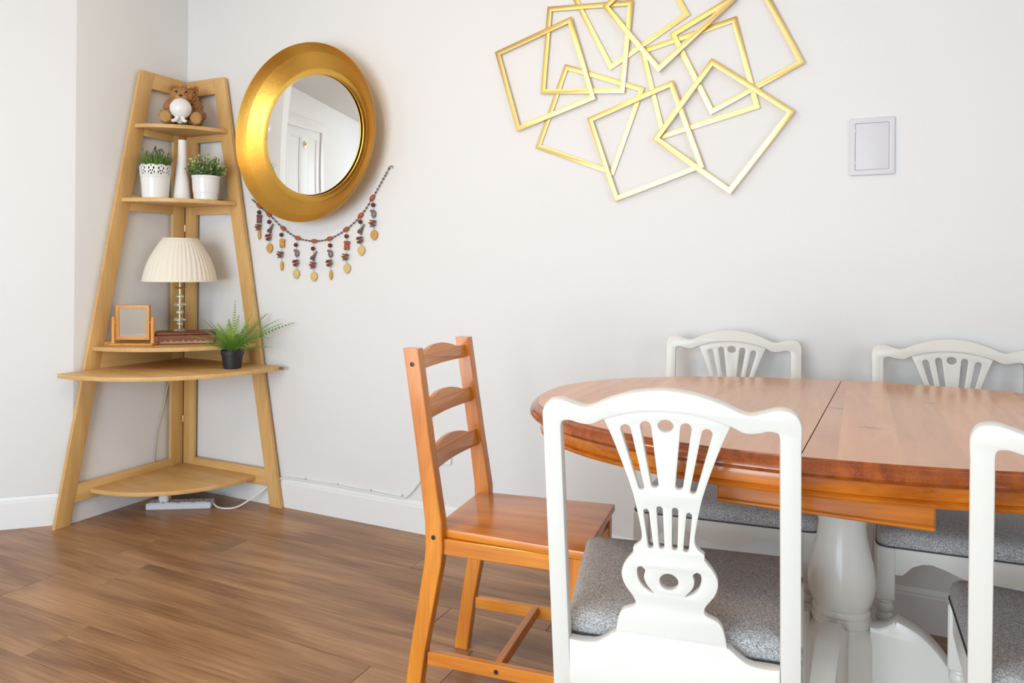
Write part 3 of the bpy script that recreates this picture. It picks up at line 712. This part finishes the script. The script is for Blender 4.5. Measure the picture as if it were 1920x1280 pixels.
def blade_bunch(bm, n, base_r, h0, h1, spread, w, curve=.3, z0=0):
    for _ in range(n):
        a = random.uniform(0, 2 * math.pi); r = base_r * math.sqrt(random.random()); hgt = random.uniform(h0, h1); sp = spread * random.uniform(.3, 1.) * (r / base_r + .3)
        b = Vector((r * math.cos(a), r * math.sin(a), z0)); d = Vector((math.cos(a), math.sin(a), 0)); sd = Vector((-d.y, d.x, 0)); prev = None
        for k in range(4):
            t = k / 3; p = b + d * sp * t ** 1.6 + Vector((0, 0, hgt * (t - curve * .3 * t * t))); ww = w * (1 - t * .85)
            q = (bm.verts.new(p - sd * ww), bm.verts.new(p + sd * ww))
            if prev: bm.faces.new((prev[0], prev[1], q[1], q[0]))
            prev = q
def leaf_at(bm, p, d, L, w):
    d = d.normalized(); s = d.cross(Vector((random.uniform(-1, 1), random.uniform(-1, 1), random.uniform(-1, 1)))).normalized(); u = s.cross(d)
    a = [bm.verts.new(p), bm.verts.new(p + d * L * .5 + s * w + u * w * .3), bm.verts.new(p + d * L), bm.verts.new(p + d * L * .5 - s * w + u * w * .3)]
    bm.faces.new(a[:3]); bm.faces.new((a[0], a[2], a[3]))

s2 = SH[2]
p1 = empty('potted_lavender', (.140, -.280, s2), 0, 'artificial grassy plant in white pot with lace-cut rim', 'potted plant')
lathe('pot', [(0, 0), (.050, 0), (.0525, .003), (.0575, .070), (.060, .096), (.061, .098), (.0605, .100), (.0585, .100), (.055, .070), (.050, .006), (0, .006)], CERAMIC, p1, 48)
for z in (.094, .090): lathe('rim_bead', [(.0590, z - .0012), (.0612, z), (.0590, z + .0012)], CERAMIC, p1, 48)
# lace collar: pierced scalloped band wrapped round the rim
NB = 10
def lace():
    per = 2 * math.pi * .0615; cell = per / NB; lps = []
    topl = []
    for k in range(NB):
        for i in range(8): t = i / 8; topl.append((k * cell + cell * t, .040 + .0055 * abs(math.sin(math.pi * t)) ** .7))
    lps.append([(0, 0)] + [(per * i / 80, 0) for i in range(1, 81)] + [(per, .040)] + topl[::-1])
    for k in range(NB):
        cx = (k + .5) * cell
        lps.append([(cx + .0030 * math.cos(R(a)), .037 + .0030 * math.sin(R(a))) for a in range(0, 360, 45)])
        for s in (-1, 1):
            lps.append([(cx + s * .0095 + .0042 * math.cos(R(a)) * .8, .029 + .0062 * math.sin(R(a))) for a in range(0, 360, 45)])
            lps.append([(cx + s * .0045 + .0028 * math.cos(R(a)), .018 + .0050 * math.sin(R(a))) for a in range(0, 360, 45)])
            lps.append([(cx + s * .0115 + .0030 * math.cos(R(a)), .012 + .0045 * math.sin(R(a))) for a in range(0, 360, 45)])
        lps.append([(cx + .0035 * math.cos(R(a)), .007 + .0038 * math.sin(R(a))) for a in range(0, 360, 45)])
    me = slab_mesh(lps, .0016, .0003)
    for v in me.vertices:
        a = v.co.x / .0615; r = .0605 + v.co.y * .07 + v.co.z; v.co = (r * math.cos(a), r * math.sin(a), .098 + v.co.y)
    return me
link('lace_rim', lace(), CERAMIC, p1, True, 40)
lathe('soil', [(0, .096), (.056, .096)], SOIL, p1, 24)
bm = bmesh.new(); blade_bunch(bm, 620, .050, .075, .128, .042, .0022, .5, .098); fo = bm_obj('grass_blades', bm, LEAF1, p1, False); fo['kind'] = 'stuff'
bm = bmesh.new()
for _ in range(42):
    a = random.uniform(0, 6.28); r = random.uniform(.0, .062); p = Vector((r * math.cos(a), r * math.sin(a), random.uniform(.185, .228) - r * .3))
    bm_ball(bm, p, (.0020, .0020, .008), 5, 4, Matrix.Rotation(random.uniform(-.5, .5), 4, 'X'))
ft = bm_obj('flower_tips', bm, LEAF1B, p1); ft['kind'] = 'stuff'

p2 = empty('potted_boxwood', (.286, -.140, s2), 0, 'small leafy green plant in plain white ribbed pot', 'potted plant')
lathe('pot', [(0, 0), (.0465, 0), (.049, .003), (.0515, .030), (.053, .032), (.0535, .036), (.054, .040), (.0545, .044), (.0575, .094), (.0595, .098), (.060, .106), (.0575, .107), (.056, .100), (.047, .006), (0, .006)], CERAMIC, p2, 48, angle=20)
lathe('soil', [(0, .098), (.055, .098)], SOIL, p2, 24)
bm = bmesh.new(); bm2 = bmesh.new(); bm3 = bmesh.new()
for _ in range(120):
    a = random.uniform(0, 6.283); el = random.uniform(.05, 1.0) ** .7 * 1.5; d = Vector((math.cos(a) * math.cos(el), math.sin(a) * math.cos(el), math.sin(el) * .95))
    L = random.uniform(.060, .098); st = Vector((math.cos(a) * .03, math.sin(a) * .03, .100)); e_ = st + Vector((d.x * L * .75, d.y * L * .75, d.z * L * 1.0))
    bm_tube(bm3, [st, (st + e_) / 2 + Vector((0, 0, .004)), e_], .0008, 4, False)
    for k in range(9):
        t = .35 + .65 * k / 8; q = st.lerp(e_, t)
        dd = d + Vector((random.uniform(-1, 1), random.uniform(-1, 1), random.uniform(-.6, 1)))
        leaf_at(bm2 if (t > .8 and random.random() < .6) else bm, q, dd, random.uniform(.010, .016), .0042)
bm_obj('leaves', bm, LEAF2, p2, False)['kind'] = 'stuff'; bm_obj('pale_leaves', bm2, LEAF2B, p2, False)['kind'] = 'stuff'; bm_obj('stems', bm3, LEAF2, p2)['kind'] = 'stuff'

vp = [(0, 0), (.036, 0), (.0375, .004)]
for i in range(1, 60):
    t = i / 60; z = .265 * t; r = .0145 + .023 * (1 - t) ** 1.25 + .0025 * max(0, t - .8) * 5
    vp.append((r + (.0006 if i % 2 else 0), z))
vp += [(.0175, .265), (.0155, .2655), (.012, .24), (.012, .20), (0, .20)]
va = empty('bud_vase', (.187, -.183, s2), 0, 'tall slim white ribbed ceramic vase between two pots', 'vase')
lathe('vase_body', vp, CERAMIC, va, 40, angle=50)

# carved wooden box with the lamp on it
s3 = SH[3]
cb = empty('wooden_box', (.235, -.195, s3), R(45), 'worn brown carved wooden box under the table lamp', 'box')
box('box_body', (-.120, -.056, .0), (.120, .056, .040), CARVED, cb, .002)
box('lid', (-.123, -.059, .041), (.123, .059, .053), CARVED, cb, .003)
lpz = [(-.095, .004), (.115, .004)] + [(.115 - .21 * i / 30, .015 + .003 * math.sin(i * 1.9) + (.004 if i % 7 == 3 else 0)) for i in range(31)]
slab('carved_band', [lpz], .003, CARVEDL, cb, .0006, XZ(-.057))
for x in (-.112,): box('corner_strip', (x - .006, -.0585, .002), (x + .006, -.0555, .038), CARVEDL, cb, .001)

LZ = s3 + .053
lm = empty('table_lamp', (.205, -.203, LZ), 0, 'table lamp with pleated cream shade and stacked crystal disc stem', 'lamp')
lathe('foot', [(0, 0), (.026, 0), (.027, .004), (.018, .008), (.006, .011), (0, .011)], CRYST, lm, 32)
lathe('stem', [(0, .009), (.0042, .009), (.0042, .178), (.007, .180), (.007, .184), (.0045, .187), (.0045, .245), (.008, .25), (.008, .29), (0, .29)], BRASS, lm, 20)
for z, r in ((.049, .0255), (.082, .016), (.115, .0255), (.151, .016), (.032, .012)):
    lathe('crystal_disc', [(.0045, -.006), (r * .62, -.0085), (r, -.002), (r, .002), (r * .62, .0085), (.0045, .006), (.0045, -.006)], CRYST, lm, 16, Matrix.Translation((0, 0, z)), angle=12)
lathe('drip_plate', [(.004, 0), (.020, .002), (.027, .007), (.026, .008), (.019, .0035), (.004, .002)], BRASS, lm, 32, Matrix.Translation((0, 0, .184)))
def sh_r(t): return .151 - .079 * t - .014 * math.sin(math.pi * t) * -1
prof = [(sh_r(i / 14), .220 + .184 * i / 14) for i in range(15)]
prof = prof + [(r - .0025, z) for r, z in prof[::-1]]
lathe('lamp_shade', prof + [prof[0]], SHADE, lm, 220, None, lambda a, z: 1 + .013 * math.sin(a * 44 + .5 * math.sin(a * 9) + (z - .32) * 14 * math.sin(a * 5)) * (1 if .224 < z < .400 else .2), angle=180)
for z, r in ((.221, sh_r(0)), (.403, sh_r(1))): lathe('shade_trim', [(r - .0035, z - .004), (r + .0022, z - .004), (r + .0022, z + .003), (r - .0035, z + .003), (r - .0035, z - .004)], SHADE, lm, 64)
bm = bmesh.new(); bm_ball(bm, (0, 0, .315), (.024, .024, .03), 16, 12); bm_obj('bulb', bm, CERAMIC, lm)

# small wooden dressing mirror
sm = empty('dressing_mirror', (.128, -.372, s3), R(28), 'small honey pine swing mirror on a stand, on shelf', 'mirror')
box('base_board', (-.092, -.028, 0), (.092, .028, .010), SMALLPINE, sm, .004)
for s in (-1, 1):
    lathe('upright', [(0, .010), (.0095, .010), (.0085, .016), (.0075, .03), (.0085, .06), (.0085, .10), (.0078, .118), (.005, .122), (0, .122)], SMALLPINE, sm, 16, Matrix.Translation((s * .081, 0, 0)))
    lathe('pivot', [(0, -.008), (.004, -.008), (.004, .008), (0, .008)], SMALLPINE, sm, 10, Matrix.Translation((s * .073, 0, .098)) @ Matrix.Rotation(R(90), 4, 'Y'))
Mt = Matrix.Translation((0, 0, .098)) @ Matrix.Rotation(R(2), 4, 'X')
slab('mirror_frame', [[(-.070, -.074), (.070, -.074), (.070, .074), (-.070, .074)], [(-.056, -.060), (.056, -.060), (.056, .060), (-.056, .060)]], .016, SMALLPINE, sm, .002, Mt @ XZ())
box('mirror_glass', (-.058, -.002, -.062), (.058, .002, .062), GLASSM, sm, 0, Mt)
box('backing', (-.062, .0025, -.066), (.062, .0055, .066), SMALLPINE, sm, .0005, Mt)

# fern in a black pot
s4 = SH[4]
fe = empty('potted_fern', (.497, -.180, s4), 0, 'artificial green fern in black plastic pot on desk shelf', 'potted plant')
lathe('pot', [(0, 0), (.034, 0), (.036, .003), (.043, .056), (.0455, .057), (.0475, .076), (.0465, .078), (.044, .077), (.040, .05), (.035, .006), (0, .006)], BLACKP, fe, 40, angle=25)
lathe('soil', [(0, .070), (.043, .070)], SOIL, fe, 24)
def frond(az, L, up, droop, mat, width=.022, twist=0.):
    bm = bmesh.new(); d = Vector((math.cos(az), math.sin(az), 0)); sd0 = Vector((-d.y, d.x, 0)); N = 19; pts = []
    for i in range(N + 1):
        t = i / N; pts.append(d * (.006 + L * t * math.cos(up) * (1 + .1 * t)) + Vector((0, 0, .070 + L * (t * math.sin(up) - droop * t ** 2.2))))
    bm_tube(bm, pts, [.0015 * (1 - .7 * i / N) for i in range(N + 1)], 5, False)
    for i in range(3, N):
        t = i / N; tan = (pts[i + 1] - pts[i - 1]).normalized(); nrm = tan.cross(sd0).normalized(); sd = (sd0 * math.cos(twist) + nrm * math.sin(twist)).normalized()
        w = 1.5 * width * min(1, .35 + t * 2.2) * (1.05 - t * .95)
        for s in (-1, 1):
            q = pts[i]; out = (sd * s * .9 + tan * .5 - Vector((0, 0, .10))).normalized(); hw = tan * L / N * .23
            v = [bm.verts.new(q - hw), bm.verts.new(q + hw), bm.verts.new(q + out * w * .65 + hw * .85), bm.verts.new(q + out * w), bm.verts.new(q + out * w * .6 - hw * .7)]
            bm.faces.new(v)
    bm_obj('frond', bm, mat, fe, False)
cr = YAW                                            # azimuth 0 points along the shelf towards the right
for az, L, up, dr, mt, wd, tw in ((0, .25, .72, .17, FERN, .022, .5), (12, .28, .62, .14, FERN, .020, .7), (25, .24, .80, .16, FERN, .022, .3), (-25, .22, .60, .25, FERN, .024, .4), (172, .17, .80, .14, FERN, .024, .4), (200, .185, .62, .18, FERN, .024, .5), (150, .20, .85, .12, FERN, .022, .3), (185, .20, 1.0, .15, FERN, .024, .6),
                                  (88, .225, 1.50, .02, FERNL, .028, 1.4), (-60, .18, .90, .30, FERN, .028, .2), (-110, .17, .90, .28, FERN, .028, -.2), (60, .20, 1.1, .10, FERNL, .026, .3), (120, .19, 1.05, .16, FERN, .024, -.3), (-85, .165, 1.20, .18, FERNL, .030, .0), (235, .17, .72, .30, FERN, .026, .2), (-40, .16, .45, .25, FERN, .024, .3), (-8, .17, .30, .15, FERN, .022, .5), (-140, .15, .55, .25, FERN, .026, .2),
                                  (35, .19, 1.2, .08, FERNL, .028, -.6), (215, .15, 1.2, .10, FERNL, .028, .7), (-30, .17, 1.05, .15, FERN, .028, -.3), (-130, .15, 1.1, .2, FERN, .028, .4), (10, .19, 1.0, .15, FERN, .026, -.4), (165, .13, .45, .2, FERN, .024, .4), (-70, .15, .6, .2, FERN, .026, .3), (-100, .19, 1.05, .2, FERN, .026, -.5), (-20, .20, .85, .2, FERN, .024, .6), (195, .16, .9, .2, FERN, .026, -.4), (45, .24, .95, .15, FERN, .022, .4), (130, .16, 1.3, .1, FERNL, .026, .5), (-50, .19, 1.25, .1, FERNL, .028, .3)):
    frond(R(az) + cr, L, up, dr, mt, wd, tw)

# ------------------------------------------------------------------ power strip and cables
ps = empty('power_strip', (.235, -.215, 0), R(32), 'white multi-socket power strip lying under the corner shelf', 'power strip')
box('strip_body', (-.135, -.030, 0), (.135, .030, .028), PLASTIC, ps, .004)
for k in range(4):
    sx = -.095 + .062 * k
    so = box('socket', (sx - .024, -.024, .028), (sx + .024, .024, .0295), CERAMIC, ps, .0005)
    for dx, dy in ((0, .010), (-.010, -.008), (.010, -.008)): box('socket_slot', (sx + dx - .0025, dy - .004, .0292), (sx + dx + .0025, dy + .004, .0299), BLACKP, so, 0)
pg = box('mains_plug', (-.020, -.024, .0), (.020, .024, .036), CABLE, None, .006)
pg.location = (.180, -.249, .0297); pg.rotation_euler = (0, 0, R(32)); tag(pg, 'white mains plug pushed into the power strip', 'plug')
lead = tube('power_lead', smooth_path([(.352, -.142, .015), (.385, -.150, .006), (.43, -.150, .006), (.47, -.115, .010), (.515, -.055, .048), (.540, -.024, .074), (.565, -.0105, .092), (.60, -.0095, .118), (.635, -.009, .129), (.66, -.009, .1315)], 8), .0038, CABLE)
tag(lead, 'white cable looping from the power strip up behind the shelf leg', 'cable')
flex = tube('lamp_flex', smooth_path([(.180, -.255, .066), (.15, -.235, .072), (.08, -.20, .075), (.034, -.180, .062), (.0095, -.172, .085), (.006, -.168, .14), (.005, -.165, .20), (.004, -.150, .30), (.004, -.12, .40), (.010, -.100, .50), (.033, -.085, .56), (.040, -.06, .595)], 8), .0028, CLEARCABLE)
tag(flex, 'thin clear lamp flex hanging down the left wall inside shelf unit', 'cable')
wcab = tube('wall_cable', smooth_path([(.662, -.009, .1315), (.80, -.008, .1325), (.917, -.0085, .134), (1.0, -.008, .1315), (1.09, -.0085, .132), (1.18, -.008, .1305), (1.252, -.0085, .132), (1.29, -.012, .155), (1.34, -.009, .218), (1.395, -.009, .288)], 8), .0036, CABLE)
tag(wcab, 'white cable clipped along the top of the skirting board', 'cable')
for x in (.745, .917, 1.09, 1.245):
    cp = box('clip', (x - .004, -.0130, .1365), (x + .004, -.0005, .144), CABLE, wcab, .0015)
ws = empty('wall_socket', (1.430, -.001, .332), 0, 'small white wall socket behind the pine chair', 'socket')
slab('face_plate', [rrect(.043, .043, .006)], .009, CERAMIC, ws, .002, XZ(-.0046))
for x in (-.012, .012): box('socket_slot', (x - .002, -.0098, -.008), (x + .002, -.009, -.002), BLACKP, ws, 0)
box('socket_slot', (-.0025, -.0098, .006), (.0025, -.009, .013), BLACKP, ws, 0)
